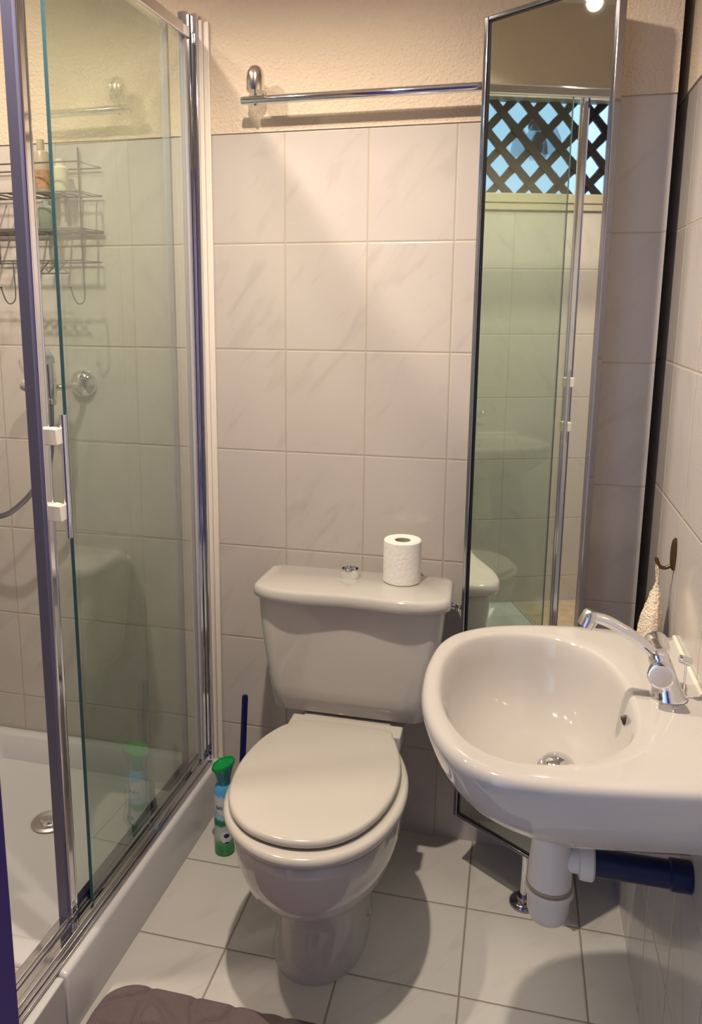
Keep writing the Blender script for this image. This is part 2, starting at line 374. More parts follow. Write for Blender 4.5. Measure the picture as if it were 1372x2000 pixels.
b = MB(); b.box((-0.034, -1.10, 0.0), (-0.016, -0.03, 0.026)); b.box((-0.016, -1.10, 0.0), (0.004, -0.03, 0.014)); b.box((0.004, -1.10, 0.0), (0.016, -0.03, 0.022)); b.box((0.016, -1.10, 0.0), (0.026, -0.03, 0.006))
b.build('bottom_track', M_chrome, E_, bevel=0.003)
b = MB(); b.box((-0.002, -0.5975, 0.020), (0.004, -0.038, ZT - 0.02)); pane = b.build('fixed_pane', M_glass_f, E_, smooth=False)
b = MB(); b.box((-0.0022, -0.5995, 0.020), (0.0042, -0.5977, ZT - 0.02)); b.build('pane_edge', M_gedge, pane, smooth=False)
b = MB(); b.box((-0.006, -0.060, 0.022), (0.008, -0.052, ZT - 0.02)); b.build('pane_seal', M_seal, pane, smooth=False)
# sliding door hung behind the fixed pane
b = MB(); b.box((-0.026, -0.640, 0.030), (-0.020, -0.100, ZT - 0.025)); door = b.build('sliding_door', M_glass_d, E_, smooth=False)
b = MB(); b.box((-0.036, -0.653, 0.022), (-0.010, -0.636, ZT - 0.012)); b.box((-0.018, -0.636, 0.024), (-0.010, -0.629, ZT - 0.02)); b.build('door_stile', M_chrome, door, bevel=0.003)
b = MB(); b.box((-0.036, -0.6585, 0.020), (-0.016, -0.653, ZT - 0.012)); b.build('magnetic_seal', mat('slate_seal', (0.10, 0.10, 0.17), 0.35), door, smooth=False)
b = MB(); b.box((-0.032, -0.104, 0.022), (-0.016, -0.094, ZT - 0.03)); b.build('rear_stile', M_seal, door, smooth=False)
b = MB(); b.box((-0.030, -0.64, 0.020), (-0.016, -0.10, 0.032)); b.build('bottom_seal', M_dark, door, smooth=False)
hn = MB(); hn.sweep([(0.016, -0.629, 1.156 - 0.136), (0.016, -0.629, 0.932 - 0.136)], 0.0062, n=20); hd = hn.build('handle', M_chrome, door)
for zc in (1.118, 0.980):
    b = MB(); b.box((-0.012, -0.650, zc - 0.136 - 0.0145), (0.0145, -0.6225, zc - 0.136 + 0.0145)); b.build('handle_bracket', M_square, hd, bevel=0.0015)
for yy in (-0.115, -0.560):
    b = MB(); b.lathe([(0.001, -0.006), (0.011, -0.006), (0.013, 0), (0.011, 0.006), (0.001, 0.006)], axis='x', c=(-0.009, yy, 0.026)); b.box((-0.014, yy - 0.012, 0.018), (-0.004, yy + 0.012, 0.030)); b.build('door_roller', M_dark, door)

# wire caddy on the back wall ------------------------------------
C_ = thing('shower_caddy', (-0.645, -0.006, 1.45), 0, 'wire shower caddy with three tiers and two hooks on the shower wall', 'shower caddy')
WIRE = 0.0020
def wires(name, paths, parent, r=WIRE, m=None, n=8):
    b = MB()
    for p in paths: b.sweep(p, r, n=n)
    return b.build(name, m or M_wire, parent)
HW = 0.180
for s in (-1, 1): wires('back_upright', [[(s * HW * 0.66, -0.003, 0.0), (s * HW * 0.66, -0.003, 0.275)]], C_, 0.0020)
def basket(z, h, dep, sl):
    ps = []
    for zz in (z, z + h):
        ps.append([(-HW, -0.004, zz), (-HW + 0.004, -dep, zz), (HW - 0.004, -dep, zz), (HW, -0.004, zz), (-HW, -0.004, zz)])
    return ps + [[(-HW + 0.003 + i * (2 * HW - 0.006) / 8, -dep, z), (-HW + 0.003 + i * (2 * HW - 0.006) / 8, -dep, z + h)] for i in (0, 8)] + [[(-HW + 0.02 + i * (2 * HW - 0.04) / sl, -0.004, z), (-HW + 0.02 + i * (2 * HW - 0.04) / sl, -dep, z)] for i in range(sl + 1)]
wires('top_basket', basket(0.158, 0.066, 0.105, 9), C_)
wires('middle_basket', basket(0.070, 0.004, 0.105, 9), C_, 0.0026)
low = [[(-HW, -0.004, 0.0), (-HW, -0.105, 0.0), (HW * 0.95, -0.105, 0.0), (HW * 0.95, -0.004, 0.0), (-HW, -0.004, 0.0)]]
for i in range(5):
    x = 0.010 + i * 0.024
    low.append([(x, -0.105, 0.0), (x + 0.030, -0.105, -0.030)]); low.append([(x + 0.030, -0.105, 0.0), (x, -0.105, -0.030)])
low.append([(0.005, -0.105, -0.030), (0.14, -0.105, -0.030)])
wires('lower_rack', low, C_)
for s, xo in ((1, HW * 0.98), (-1, -0.012)):
    p = [(xo, -0.105, 0.0), (xo + 0.002, -0.105, -0.07), (xo, -0.108, -0.095), (xo - 0.010, -0.115, -0.102), (xo - 0.018, -0.12, -0.090), (xo - 0.024, -0.125, -0.062)]
    b = MB(); b.sweep(catmull(p, 5), 0.0017, n=8); b.lathe([(0.001, -0.004), (0.004, 0), (0.001, 0.004)], c=p[-1], n=12); b.build('hook', M_wire, C_)
zsh = 1.45 + 0.1605
t = thing('shampoo_bottle', (-0.596, -0.060, zsh), 0, 'white bottle with orange and brown label on the caddy top tier', 'bottle')
b = MB(); b.lathe([(0.001, 0), (0.019, 0), (0.021, 0.004), (0.021, 0.085), (0.017, 0.097), (0.008, 0.102), (0.001, 0.102)]); b.build('body', mat('cream_bottle', (0.40, 0.33, 0.25), 0.35, vary=0.25, vscale=70), t)
b = MB(); b.lathe([(0.0214, 0.012), (0.0216, 0.014), (0.0216, 0.052), (0.0214, 0.054)], cap=False); b.build('label', mat('orange_brown_label', (0.38, 0.20, 0.10), 0.5, vary=0.8, vscale=110), t)
b = MB(); b.lathe([(0.001, 0.102), (0.009, 0.102), (0.009, 0.125), (0.001, 0.125)]); b.build('cap', mat('tan_cap', (0.42, 0.36, 0.28), 0.4), t)
t = thing('conditioner_bottle', (-0.548, -0.055, zsh), 0, 'pale cream bottle at the right end of the caddy top tier', 'bottle')
b = MB(); b.lathe([(0.001, 0), (0.016, 0), (0.018, 0.004), (0.018, 0.058), (0.010, 0.066), (0.001, 0.066)]); b.build('body', mat('pale_yellow_bottle', (0.72, 0.66, 0.48), 0.3), t)
b = MB(); b.lathe([(0.001, 0.066), (0.011, 0.066), (0.011, 0.080), (0.001, 0.080)]); b.build('cap', M_square, t)
t = thing('shower_gel_bottle', (-0.590, -0.060, 1.45 + 0.0767), 0, 'grey green translucent bottle on the middle tier of the caddy', 'bottle')
b = MB(); b.lathe([(0.001, 0), (0.018, 0), (0.020, 0.004), (0.020, 0.050), (0.012, 0.058), (0.001, 0.058)]); b.build('body', mat('grey_green_bottle', (0.22, 0.24, 0.20), 0.2), t)
b = MB(); b.lathe([(0.001, 0.058), (0.009, 0.058), (0.009, 0.068), (0.001, 0.068)]); b.build('cap', M_greyp, t)

# hand shower on its bracket -------------------------------------
t = thing('shower_bracket', (-0.545, 0, 1.146), 0, 'chrome wall bracket with round flange and knob for the hand shower', 'bracket')
b = MB(); b.lathe([(0.001, 0), (0.037, 0), (0.037, -0.006), (0.031, -0.016), (0.016, -0.026), (0.001, -0.029)], axis='y'); b.build('flange', M_chrome, t)
b = MB(); b.sweep(catmull([(0, -0.02, 0), (-0.004, -0.045, -0.002), (-0.02, -0.07, -0.004), (-0.05, -0.085, -0.004), (-0.105, -0.085, -0.002)], 5), 0.008); b.build('arm', M_chrome, t)
b = MB(); b.lathe([(0.001, -0.014), (0.014, -0.012), (0.018, 0), (0.014, 0.012), (0.001, 0.014)], axis='x', c=(-0.112, -0.085, 0)); b.build('knob', M_greyp, t)
t = thing('hand_shower', (-0.571, -0.118, 1.146), 0, 'chrome and grey hand shower hanging in its bracket', 'hand shower')
b = MB(); b.sweep([(0, 0, -0.030), (0, 0, -0.02), (0, 0, 0.03), (0, -0.002, 0.06)], [0.012, 0.015, 0.0155, 0.015], n=24); b.build('grip', M_chrome, t)
b = MB(); b.sweep(catmull([(0, -0.002, 0.058), (-0.002, -0.004, 0.075), (-0.012, -0.012, 0.088), (-0.026, -0.022, 0.092)], 5), [(0.016, 0.016)] * 5 + [(0.018, 0.014)] * 5 + [(0.020, 0.011)] * 6, n=24); b.build('spray_head', M_greyp, t)
b = MB(); b.lathe([(0.001, -0.044), (0.010, -0.044), (0.013, -0.042), (0.013, -0.030), (0.001, -0.030)], n=24); b.build('collar', M_satin, t)
hp = catmull([(-0.571, -0.118, 1.104), (-0.573, -0.118, 1.05), (-0.580, -0.116, 0.98), (-0.598, -0.113, 0.93), (-0.636, -0.11, 0.885), (-0.675, -0.11, 0.845), (-0.73, -0.11, 0.808), (-0.80, -0.10, 0.80), (-0.87, -0.07, 0.83), (-0.90, -0.03, 0.88), (-0.905, -0.004, 0.90)], 24)
b = MB(); b.sweep(hp, [0.0074 if i % 2 else 0.0062 for i in range(len(hp))], n=10); o = b.build('shower_hose', M_hose, angle=80)
tag(o, 'ribbed metal shower hose curving down across the shower tiles', 'hose')

# ============================================================ towel rail
t = thing('towel_rail', (0.29, -0.060, 1.796), 0, 'long chrome towel rail on the plaster above the tiles', 'towel rail')
b = MB(); b.lathe([(0.001, -0.373), (0.0085, -0.373), (0.0095, -0.371), (0.0095, 0.331), (0.0085, 0.333), (0.001, 0.333)], axis='x', n=32); b.build('rail', M_chrome, t)
for xx in (-0.340, 0.26):
    b = MB(); b.lathe([(0.001, 0.018), (0.0195, 0.018), (0.0205, 0.021), (0.0205, 0.046), (0.0185, 0.058), (0.0135, 0.067), (0.0065, 0.0715), (0.001, 0.0725)], c=(xx, 0, 0), n=32); d_ = b.build('bracket', mat('dome_chrome', (0.80, 0.76, 0.70), 0.16, metal=1.0), t)
    b = MB(); b.sweep([(xx, 0, -0.012), (xx, 0, 0.019)], 0.0042, n=14); b.box((xx - 0.006, 0.001, 0.022), (xx + 0.006, 0.056, 0.044)); b.build('pin', M_chrome, d_)

# ============================================================ toilet
T_ = thing('toilet', (0, 0, 0), 0, 'white close coupled toilet with closed lid against the tiled wall', 'toilet')
# cistern body
def rrect(cx, cy, hx, hy, r, z, n=7, ybulge=0.0):
    pts = []
    for sx_, sy_, a0_ in ((1, 1, 0), (-1, 1, 90), (-1, -1, 180), (1, -1, 270)):
        for i in range(n + 1):
            a = math.radians(a0_ + 90 * i / n)
            x = cx + sx_ * (hx - r) + r * math.cos(a); y = cy + sy_ * (hy - r) + r * math.sin(a)
            pts.append((x, y, z))
    return pts
cx = 0.2010
rg = []
for z, hx, yf, r in ((0.400, 0.150, -0.150, 0.03), (0.403, 0.172, -0.182, 0.035), (0.412, 0.182, -0.193, 0.035), (0.47, 0.192, -0.197, 0.034), (0.56, 0.205, -0.201, 0.032), (0.64, 0.2135, -0.203, 0.030), (0.690, 0.216, -0.203, 0.030)):
    yb = -0.012
    rg.append(rrect(cx, (yf + yb) / 2, hx, (yb - yf) / 2, r, z))
b = MB(); b.rings(rg); b.build('cistern', M_cer, T_, angle=60)
# lid: front edge with a shallow dip in the middle
def lidring(grow, z):
    pts = []
    xl, xr, yb, yf = -0.0235 - grow, 0.4300 + grow, -0.046 + grow * 0.3, -0.204 - grow
    back = [(xr - 0.004, yb), (xl + 0.018, yb - 0.004)]
    pts.append((xr - 0.010, yb, z)); 
    for i in range(1, 12): pts.append((xr - 0.010 + (xl + 0.012 - xr + 0.010) * i / 12, yb - 0.004 * i / 12, z))
    pts.append((xl + 0.010, yb - 0.006, z)); pts.append((xl + 0.002, yb - 0.020, z))
    pts.append((xl, yf + 0.045, z)); pts.append((xl + 0.001, yf + 0.010, z)); 
    n = 26
    for i in range(n + 1):
        u = i / n; x = xl + 0.010 + (xr - xl - 0.020) * u
        e = abs(2 * u - 1)
        bow = -0.030 * (1 - e ** 6) + 0.010 * math.exp(-((u - 0.5) / 0.20) ** 2) - 0.004
        pts.append((x, yf + 0.0 + bow, z))
    pts.append((xr - 0.001, yf + 0.010, z)); pts.append((xr, yf + 0.045, z)); pts.append((xr - 0.002, yb - 0.02, z))
    return pts
b = MB(); b.rings([lidring(-0.012, 0.688), lidring(-0.003, 0.688), lidring(0.0, 0.6905), lidring(0.0005, 0.700), lidring(-0.001, 0.7105), lidring(-0.005, 0.7145), lidring(-0.012, 0.716)])
lid = b.build('cistern_lid', M_cer, T_, angle=60)
t_ = MB(); t_.lathe([(0.001, 0.7155), (0.0215, 0.7155), (0.0225, 0.718), (0.0225, 0.7345), (0.0210, 0.7365), (0.0190, 0.7365), (0.0180, 0.7275), (0.001, 0.7255)], c=(0.186, -0.098, 0), n=40)
fb = t_.build('flush_button', M_chrome, lid)
# seat and lid outlines (plan, metres)
seat_pts = [(0.118, -0.235), (0.080, -0.262), (0.056, -0.300), (0.034, -0.350), (0.020, -0.420), (0.019, -0.490), (0.030, -0.550), (0.056, -0.605), (0.098, -0.650), (0.150, -0.678), (0.205, -0.684), (0.262, -0.668), (0.312, -0.630), (0.348, -0.575), (0.370, -0.505), (0.376, -0.440), (0.370, -0.375), (0.352, -0.315), (0.330, -0.270), (0.295, -0.235)]
lid_pts = [(0.118, -0.238), (0.078, -0.266), (0.056, -0.300), (0.038, -0.348), (0.0265, -0.415), (0.027, -0.480), (0.038, -0.542), (0.064, -0.598), (0.104, -0.638), (0.152, -0.657), (0.205, -0.660), (0.258, -0.644), (0.302, -0.607), (0.334, -0.552), (0.352, -0.488), (0.3575, -0.425), (0.352, -0.360), (0.338, -0.305), (0.322, -0.266), (0.295, -0.238)]
def outline(pts, z, s=0.0, c=(0.197, -0.455)):
    out = []
    for p in catmull([(x, y, 0) for x, y in pts], 5, True):
        v = Vector((p.x - c[0], p.y - c[1])); l = v.length
        v = v * ((l + s) / l); out.append((c[0] + v.x, c[1] + v.y, z))
    return out
def slab(name, pts, z0, z1, r, m, parent, n=5):
    rg = []
    for i in range(n + 1):
        a = PI / 2 * i / n; rg.append(outline(pts, z0 + r * (1 - math.cos(a)), -r + r * math.sin(a)))
    for i in range(n + 1):
        a = PI / 2 * i / n; rg.append(outline(pts, z1 - r + r * math.sin(a), -r + r * math.cos(a)))
    rg.append(outline(pts, z1 + 0.0005, -0.05)); rg.append(outline(pts, z1 + 0.0008, -0.12))
    b = MB(); b.rings(rg); return b.build(name, m, parent, angle=60)
slab('seat', seat_pts, 0.374, 0.396, 0.0105, M_seat, T_)
slab('lid', lid_pts, 0.3985, 0.416, 0.0085, M_seat, T_)
b = MB(); b.box((0.078, -0.262, 0.375), (0.336, -0.212, 0.412)); b.build('seat_hinge', M_seat, T_, bevel=0.004)
for xx in (0.125, 0.285):
    b = MB(); b.lathe([(0.001, -0.018), (0.008, -0.018), (0.009, 0), (0.008, 0.018), (0.001, 0.018)], axis='x', c=(xx, -0.208, 0.398), n=20); b.build('hinge_pin', M_chrome, T_)
# bowl and pedestal: lofted rings
def ering(cx, cy, a, bf, bb, z, n=48, p=2.15):
    pts = []
    for j in range(n):
        th = 2 * PI * j / n; c, s = math.cos(th), math.sin(th)
        x = a * math.copysign(abs(c) ** (2 / p), c); y = (bb if s > 0 else bf) * math.copysign(abs(s) ** (2 / p), s)
        pts.append((cx + x, cy + y, z))
    return pts
rg = [ering(0.190, -0.375, 0.102, 0.160, 0.215, 0.0), ering(0.190, -0.375, 0.102, 0.160, 0.215, 0.006), ering(0.191, -0.375, 0.098, 0.153, 0.21, 0.03), ering(0.193, -0.370, 0.088, 0.135, 0.205, 0.09),
      ering(0.196, -0.365, 0.080, 0.122, 0.205, 0.135), ering(0.198, -0.370, 0.082, 0.130, 0.205, 0.160), ering(0.199, -0.385, 0.099, 0.165, 0.21, 0.182), ering(0.199, -0.41, 0.128, 0.205, 0.215, 0.215),
      ering(0.198, -0.425, 0.150, 0.226, 0.21, 0.255), ering(0.198, -0.430, 0.163, 0.237, 0.205, 0.300), ering(0.198, -0.432, 0.169, 0.242, 0.200, 0.345), ering(0.198, -0.432, 0.170, 0.243, 0.200, 0.368), ering(0.198, -0.432, 0.160, 0.235, 0.19, 0.374)]
b = MB(); b.rings(rg); b.build('bowl', M_cer, T_, angle=60)
b = MB(); b.rings([rrect(0.201, -0.165, 0.060, 0.10, 0.03, 0.0), rrect(0.201, -0.165, 0.065, 0.11, 0.03, 0.15), rrect(0.201, -0.150, 0.11, 0.13, 0.04, 0.30), rrect(0.201, -0.150, 0.125, 0.14, 0.03, 0.34), rrect(0.201, -0.150, 0.125, 0.135, 0.03, 0.372), rrect(0.201, -0.125, 0.10, 0.10, 0.03, 0.401)])
b.build('rear_pedestal', M_cer, T_, angle=60)
b = MB(); b.lathe([(0.001, 0), (0.009, 0), (0.008, 0.006), (0.001, 0.008)], c=(0.286, -0.36, 0.045), axis='x', n=16); b.build('bolt_cap', M_cer, T_)
# flush overflow valve by the cistern
t = thing('water_valve', (0.440, -0.035, 0.640), 0, 'small chrome water valve beside the right end of the cistern', 'valve')
b = MB(); b.sweep([(-0.030, 0, 0), (-0.004, 0, 0)], 0.006, n=16); b.build('pipe', M_chrome, t)
b = MB(); b.lathe([(0.001, -0.010), (0.009, -0.010), (0.0105, -0.007), (0.0105, 0.006), (0.008, 0.010), (0.001, 0.010)], axis='x', n=6); b.build('nut', M_chrome, t, bevel=0.001)

# toilet roll -----------------------------------------------------
t = thing('toilet_roll', (0.3085, -0.095, 0.7163), 0.2, 'white embossed toilet roll standing on the cistern lid', 'toilet roll')
b = MB(); b.lathe([(0.0185, 0.002), (0.041, 0.0), (0.0435, 0.002), (0.0440, 0.05), (0.0435, 0.098), (0.041, 0.1005), (0.0205, 0.099), (0.0185, 0.0985)], n=64, cap=False)
b.rings([[((0.0185) * math.cos(2 * PI * j / 48), 0.0185 * math.sin(2 * PI * j / 48), z) for j in range(48)] for z in (0.0985, 0.002)], cap0=False, cap1=False)
b.build('paper', M_paper, t)
b = MB(); b.lathe([(0.0172, 0.001), (0.0182, 0.001), (0.0182, 0.0975), (0.0172, 0.0975)], n=48, cap=False); b.rings([[(0.0172 * math.cos(2 * PI * j / 48), 0.0172 * math.sin(2 * PI * j / 48), z) for j in range(48)] for z in (0.001, 0.0975)], cap0=False, cap1=False); b.build('cardboard_core', M_card, t)

# ============================================================ toilet brush, air freshener, rug
t = thing('toilet_brush', (-0.078, -0.130, 0), 0, 'navy blue toilet brush standing in the corner behind the toilet', 'toilet brush')
b = MB(); b.lathe([(0.001, 0), (0.040, 0), (0.042, 0.004), (0.036, 0.05), (0.033, 0.095), (0.030, 0.095), (0.030, 0.02), (0.001, 0.02)], n=36); b.build('holder', M_navy, t)
b = MB(); b.sweep([(-0.008, -0.010, 0.03), (-0.006, 0.000, 0.12), (-0.004, 0.034, 0.372), (-0.004, 0.035, 0.378)], [0.0078, 0.0078, 0.0078, 0.006], n=20); b.build('handle', M_navy, t)
b = MB(); b.lathe([(0.001, 0.022), (0.02, 0.024), (0.024, 0.05), (0.018, 0.085), (0.001, 0.09)], c=(-0.006, -0.006, 0), n=30); b.build('bristles', M_dark, t)

def can_mat():
    m = bpy.data.materials.new('air_freshener_print'); m.use_nodes = True
    t = m.node_tree; b = t.nodes['Principled BSDF']; L = t.links.new; b.inputs['Roughness'].default_value = 0.3
    c = t.nodes.new('ShaderNodeTexCoord'); s = t.nodes.new('ShaderNodeSeparateXYZ'); L(c.outputs['Object'], s.inputs[0])
    n = t.nodes.new('ShaderNodeTexNoise'); n.inputs['Scale'].default_value = 45; L(c.outputs['Object'], n.inputs['Vector'])
    ma = t.nodes.new('ShaderNodeMath'); ma.operation = 'MULTIPLY_ADD'; ma.inputs[1].default_value = 0.03; L(n.outputs['Fac'], ma.inputs[0]); L(s.outputs[2], ma.inputs[2])
    m2 = t.nodes.new('ShaderNodeMath'); m2.operation = 'DIVIDE'; m2.inputs[1].default_value = 0.24; L(ma.outputs[0], m2.inputs[0])
    r = t.nodes.new('ShaderNodeValToRGB'); L(m2.outputs[0], r.inputs[0])
    e = r.color_ramp.elements
    e[0].position = 0.0; e[0].color = (0.0, 0.26, 0.05, 1); e[1].position = 1.0; e[1].color = (0.02, 0.25, 0.62, 1)
    for p, col in ((0.15, (0.0, 0.30, 0.06, 1)), (0.22, (0.10, 0.42, 0.20, 1)), (0.30, (0.62, 0.70, 0.66, 1)), (0.40, (0.55, 0.66, 0.66, 1)), (0.42, (0.0, 0.22, 0.10, 1)), (0.47, (0.0, 0.24, 0.14, 1)), (0.49, (0.45, 0.62, 0.78, 1)), (0.58, (0.35, 0.55, 0.75, 1)), (0.60, (0.62, 0.62, 0.68, 1)), (0.72, (0.62, 0.62, 0.68, 1)), (0.75, (0.10, 0.42, 0.75, 1)), (0.92, (0.04, 0.33, 0.72, 1))):
        k = e.new(p); k.color = col
    L(r.outputs[0], b.inputs['Base Color']); return m
t = thing('air_freshener', (-0.108, -0.190, 0), 0.0, 'blue and green air freshener can with slanted green cap by the tray', 'air freshener')
b = MB(); b.lathe([(0.001, 0.0), (0.0225, 0.0), (0.0245, 0.003), (0.0245, 0.165), (0.022, 0.180), (0.017, 0.188), (0.001, 0.188)], n=48); can = b.build('can', can_mat(), t)
rg = []
for r, h, sl in ((0.016, 0.186, 0.0), (0.017, 0.200, 0.05), (0.020, 0.214, 0.15), (0.0245, 0.228, 0.28), (0.0275, 0.236, 0.34)):
    rg.append([(r * math.cos(2 * PI * j / 40), r * math.sin(2 * PI * j / 40), h + sl * r * math.cos(2 * PI * j / 40 - 0.2)) for j in range(40)])
b = MB(); b.rings(rg, cap0=True, cap1=False); b.build('neck', mat('teal_translucent_plastic', (0.03, 0.24, 0.28), 0.2), t)
rg = [[(r * math.cos(2 * PI * j / 40), r * math.sin(2 * PI * j / 40), h + 0.34 * r * math.cos(2 * PI * j / 40 - 0.2)) for j in range(40)] for r, h in ((0.0262, 0.2335), (0.0280, 0.2345), (0.0285, 0.239), (0.0272, 0.243), (0.0255, 0.243), (0.024, 0.2395), (0.012, 0.2385), (0.001, 0.2385))]
b = MB(); b.rings(rg); b.build('cap', M_gre, t)
def can_text(body, size, z, ang, name, m, R=0.0252):
    cu = bpy.data.curves.new('tmp', 'FONT'); cu.body = body; cu.size = size; cu.extrude = 0.0002; cu.align_x = 'CENTER'; cu.resolution_u = 4
    o = bpy.data.objects.new('tmp', cu); COL.objects.link(o); bpy.context.view_layer.update()
    me = bpy.data.meshes.new_from_object(o.evaluated_get(bpy.context.evaluated_depsgraph_get())); bpy.data.objects.remove(o)
    for v in me.vertices:
        x, y, zz = v.co; a = ang + x / R; rr = R + zz
        v.co = (rr * math.cos(a), rr * math.sin(a), z + y + x * 0.05)
    me.materials.clear(); me.materials.append(m); me.name = name
    q = bpy.data.objects.new(name, me); COL.objects.link(q); q.parent = t; return q
def can_patch(zc, hz, ang, ha, m, name, R=0.0249):
    b = MB(); rg = []
    n = 20
    for i in range(n + 1):
        r_ = i / n
        rg.append([(R * math.cos(ang + ha * r_ * math.cos(a)), R * math.sin(ang + ha * r_ * math.cos(a)), zc + hz * r_ * math.sin(a)) for a in [2 * PI * k / 28 for k in range(28)]])
    b.rings(rg[1:], cap1=False); q = b.build(name, m, t); return q
M_ink = mat('navy_ink', (0.01, 0.01, 0.09), 0.4)
M_lab = mat('label_white', (0.66, 0.68, 0.74), 0.4)
dirc = math.atan2(-1.68, 0.65)
can_patch(0.134, 0.021, dirc + 0.10, 0.95, M_lab, 'brand_panel')
can_text('febreze', 0.0155, 0.130, dirc + 0.05, 'brand_lettering', M_ink)
can_text('air', 0.008, 0.108, dirc + 0.10, 'variant_lettering', M_ink)
can_patch(0.055, 0.017, dirc + 0.15, 0.62, M_lab, 'emblem_panel')
can_patch(0.058, 0.006, dirc + 0.20, 0.28, M_ink, 'emblem_arch', 0.0252)
can_patch(0.039, 0.0022, dirc + 0.25, 0.26, M_ink, 'emblem_stroke', 0.0252)

# bath mat with pebble pattern
b = MB(); NX, NY = 150, 110
x0, x1, y0, y1, rc, hh = -0.190, 0.61, -1.13, -0.622, 0.075, 0.016
pebs = []
for i in range(9):
    for j in range(7):
        pebs.append((x0 + (i + 0.5 + 0.28 * math.sin(i * 3.1 + j * 1.7)) * 0.093, y0 + (j + 0.5 + 0.25 * math.cos(i * 2.3 + j)) * 0.078, 0.8 + 0.35 * math.sin(i * 5 + j * 3)))
vs = []
for j in range(NY + 1):
    for i in range(NX + 1):
        u, v = i / NX, j / NY; x = x0 + (x1 - x0) * u; y = y0 + (y1 - y0) * v
        ddx = max(x0 + rc - x, x - (x1 - rc), 0); ddy = max(y0 + rc - y, y - (y1 - rc), 0)
        if ddx > 0 and ddy > 0:
            # squircle map into the rounded corner
            m_ = max(ddx, ddy); l = math.hypot(ddx, ddy); k = m_ / l
            sx_ = math.copysign(1, x - (x0 + x1) / 2); sy_ = math.copysign(1, y - (y0 + y1) / 2)
            cx_ = x1 - rc if sx_ > 0 else x0 + rc; cy_ = y1 - rc if sy_ > 0 else y0 + rc
            x = cx_ + sx_ * ddx * k; y = cy_ + sy_ * ddy * k; ed = rc - l * k
        else: ed = min(x - x0, x1 - x, y - y0, y1 - y)
        ed = max(ed, 0.0); h = hh * (1 - min(1, max(0, 1 - ed / 0.014)) ** 2) ** 0.5
        ds = sorted((math.hypot((x - a) / (1 + 0.15 * s_), (y - c) * 1.1 * s_), s_) for a, c, s_ in pebs)
        g = ds[1][0] - ds[0][0]
        h -= 0.0105 * max(0, 1 - g / 0.020) ** 1.2 * min(1, ed / 0.012)
        vs.append((x, y, max(h, 0.0)))
fs = [(j * (NX + 1) + i, j * (NX + 1) + i + 1, (j + 1) * (NX + 1) + i + 1, (j + 1) * (NX + 1) + i) for j in range(NY) for i in range(NX)]
b.add(vs, fs); o = b.build('bath_mat', M_rug, angle=180)
tag(o, 'mauve brown plush bath mat with pebble pattern on the floor tiles', 'bath mat')
o.location.z = 0.001

# ============================================================ standing mirror
ang = math.radians(-35); W_ = 0.2887; H0, H1 = 0.152, 1.908
Mr = thing('standing_mirror', (0.4546, -0.120, 0), ang, 'tall narrow chrome framed mirror on a chrome post behind the basin', 'mirror')
b = MB(); b.box((0.006, -0.001, H0 + 0.006), (W_ - 0.006, 0.004, H1 - 0.006)); b.build('mirror_glass', M_mirror, Mr, smooth=False)
b = MB()
fw = 0.008
b.box((-0.002, -0.007, H0), (fw, 0.016, H1)); b.box((W_ - fw, -0.007, H0), (W_ + 0.002, 0.016, H1)); b.box((fw, -0.007, H0), (W_ - fw, 0.016, H0 + fw)); b.box((fw, -0.007, H1 - fw), (W_ - fw, 0.016, H1))
b.build('frame', mat('smoky_chrome', (0.38, 0.38, 0.43), 0.12, metal=1.0), Mr, bevel=0.002)
b = MB()
b.box((fw, -0.0035, H0 + fw), (fw + 0.004, -0.001, H1 - fw)); b.box((fw, -0.0035, H0 + fw), (W_ - fw, -0.001, H0 + fw + 0.003)); b.box((fw, -0.0035, H1 - fw - 0.003), (W_ - fw, -0.001, H1 - fw))
b.build('frame_gasket', mat('black_gasket', (0.004, 0.004, 0.008), 0.4), Mr, smooth=False)
b = MB(); b.box((0.004, 0.006, H0 + 0.004), (W_ - 0.004, 0.014, H1 - 0.004)); b.build('backboard', M_backing, Mr, smooth=False)
inv = Matrix.Rotation(-ang, 3, 'Z')
pf = inv @ (Vector((0.6190, -0.1941, 0)) - Vector((0.4546, -0.120, 0)))
b = MB(); b.lathe([(0.001, 0), (0.031, 0), (0.032, 0.003), (0.031, 0.008), (0.026, 0.013), (0.016, 0.015), (0.014, 0.022), (0.001, 0.022)], c=(pf.x, pf.y, 0), n=48); b.build('foot', mat('dark_chrome', (0.35, 0.33, 0.38), 0.12, metal=1.0), Mr)
b = MB(); b.sweep([(pf.x, pf.y, 0.015), (pf.x, pf.y, 1.86)], 0.0075, n=24); b.build('post', M_chrome, Mr)
for zz in (0.30, 1.0, 1.75):
    b = MB(); b.box((pf.x - 0.015, 0.010, zz - 0.012), (pf.x + 0.015, pf.y + 0.006, zz + 0.012)); b.build('post_clamp', M_satin, Mr, bevel=0.002)

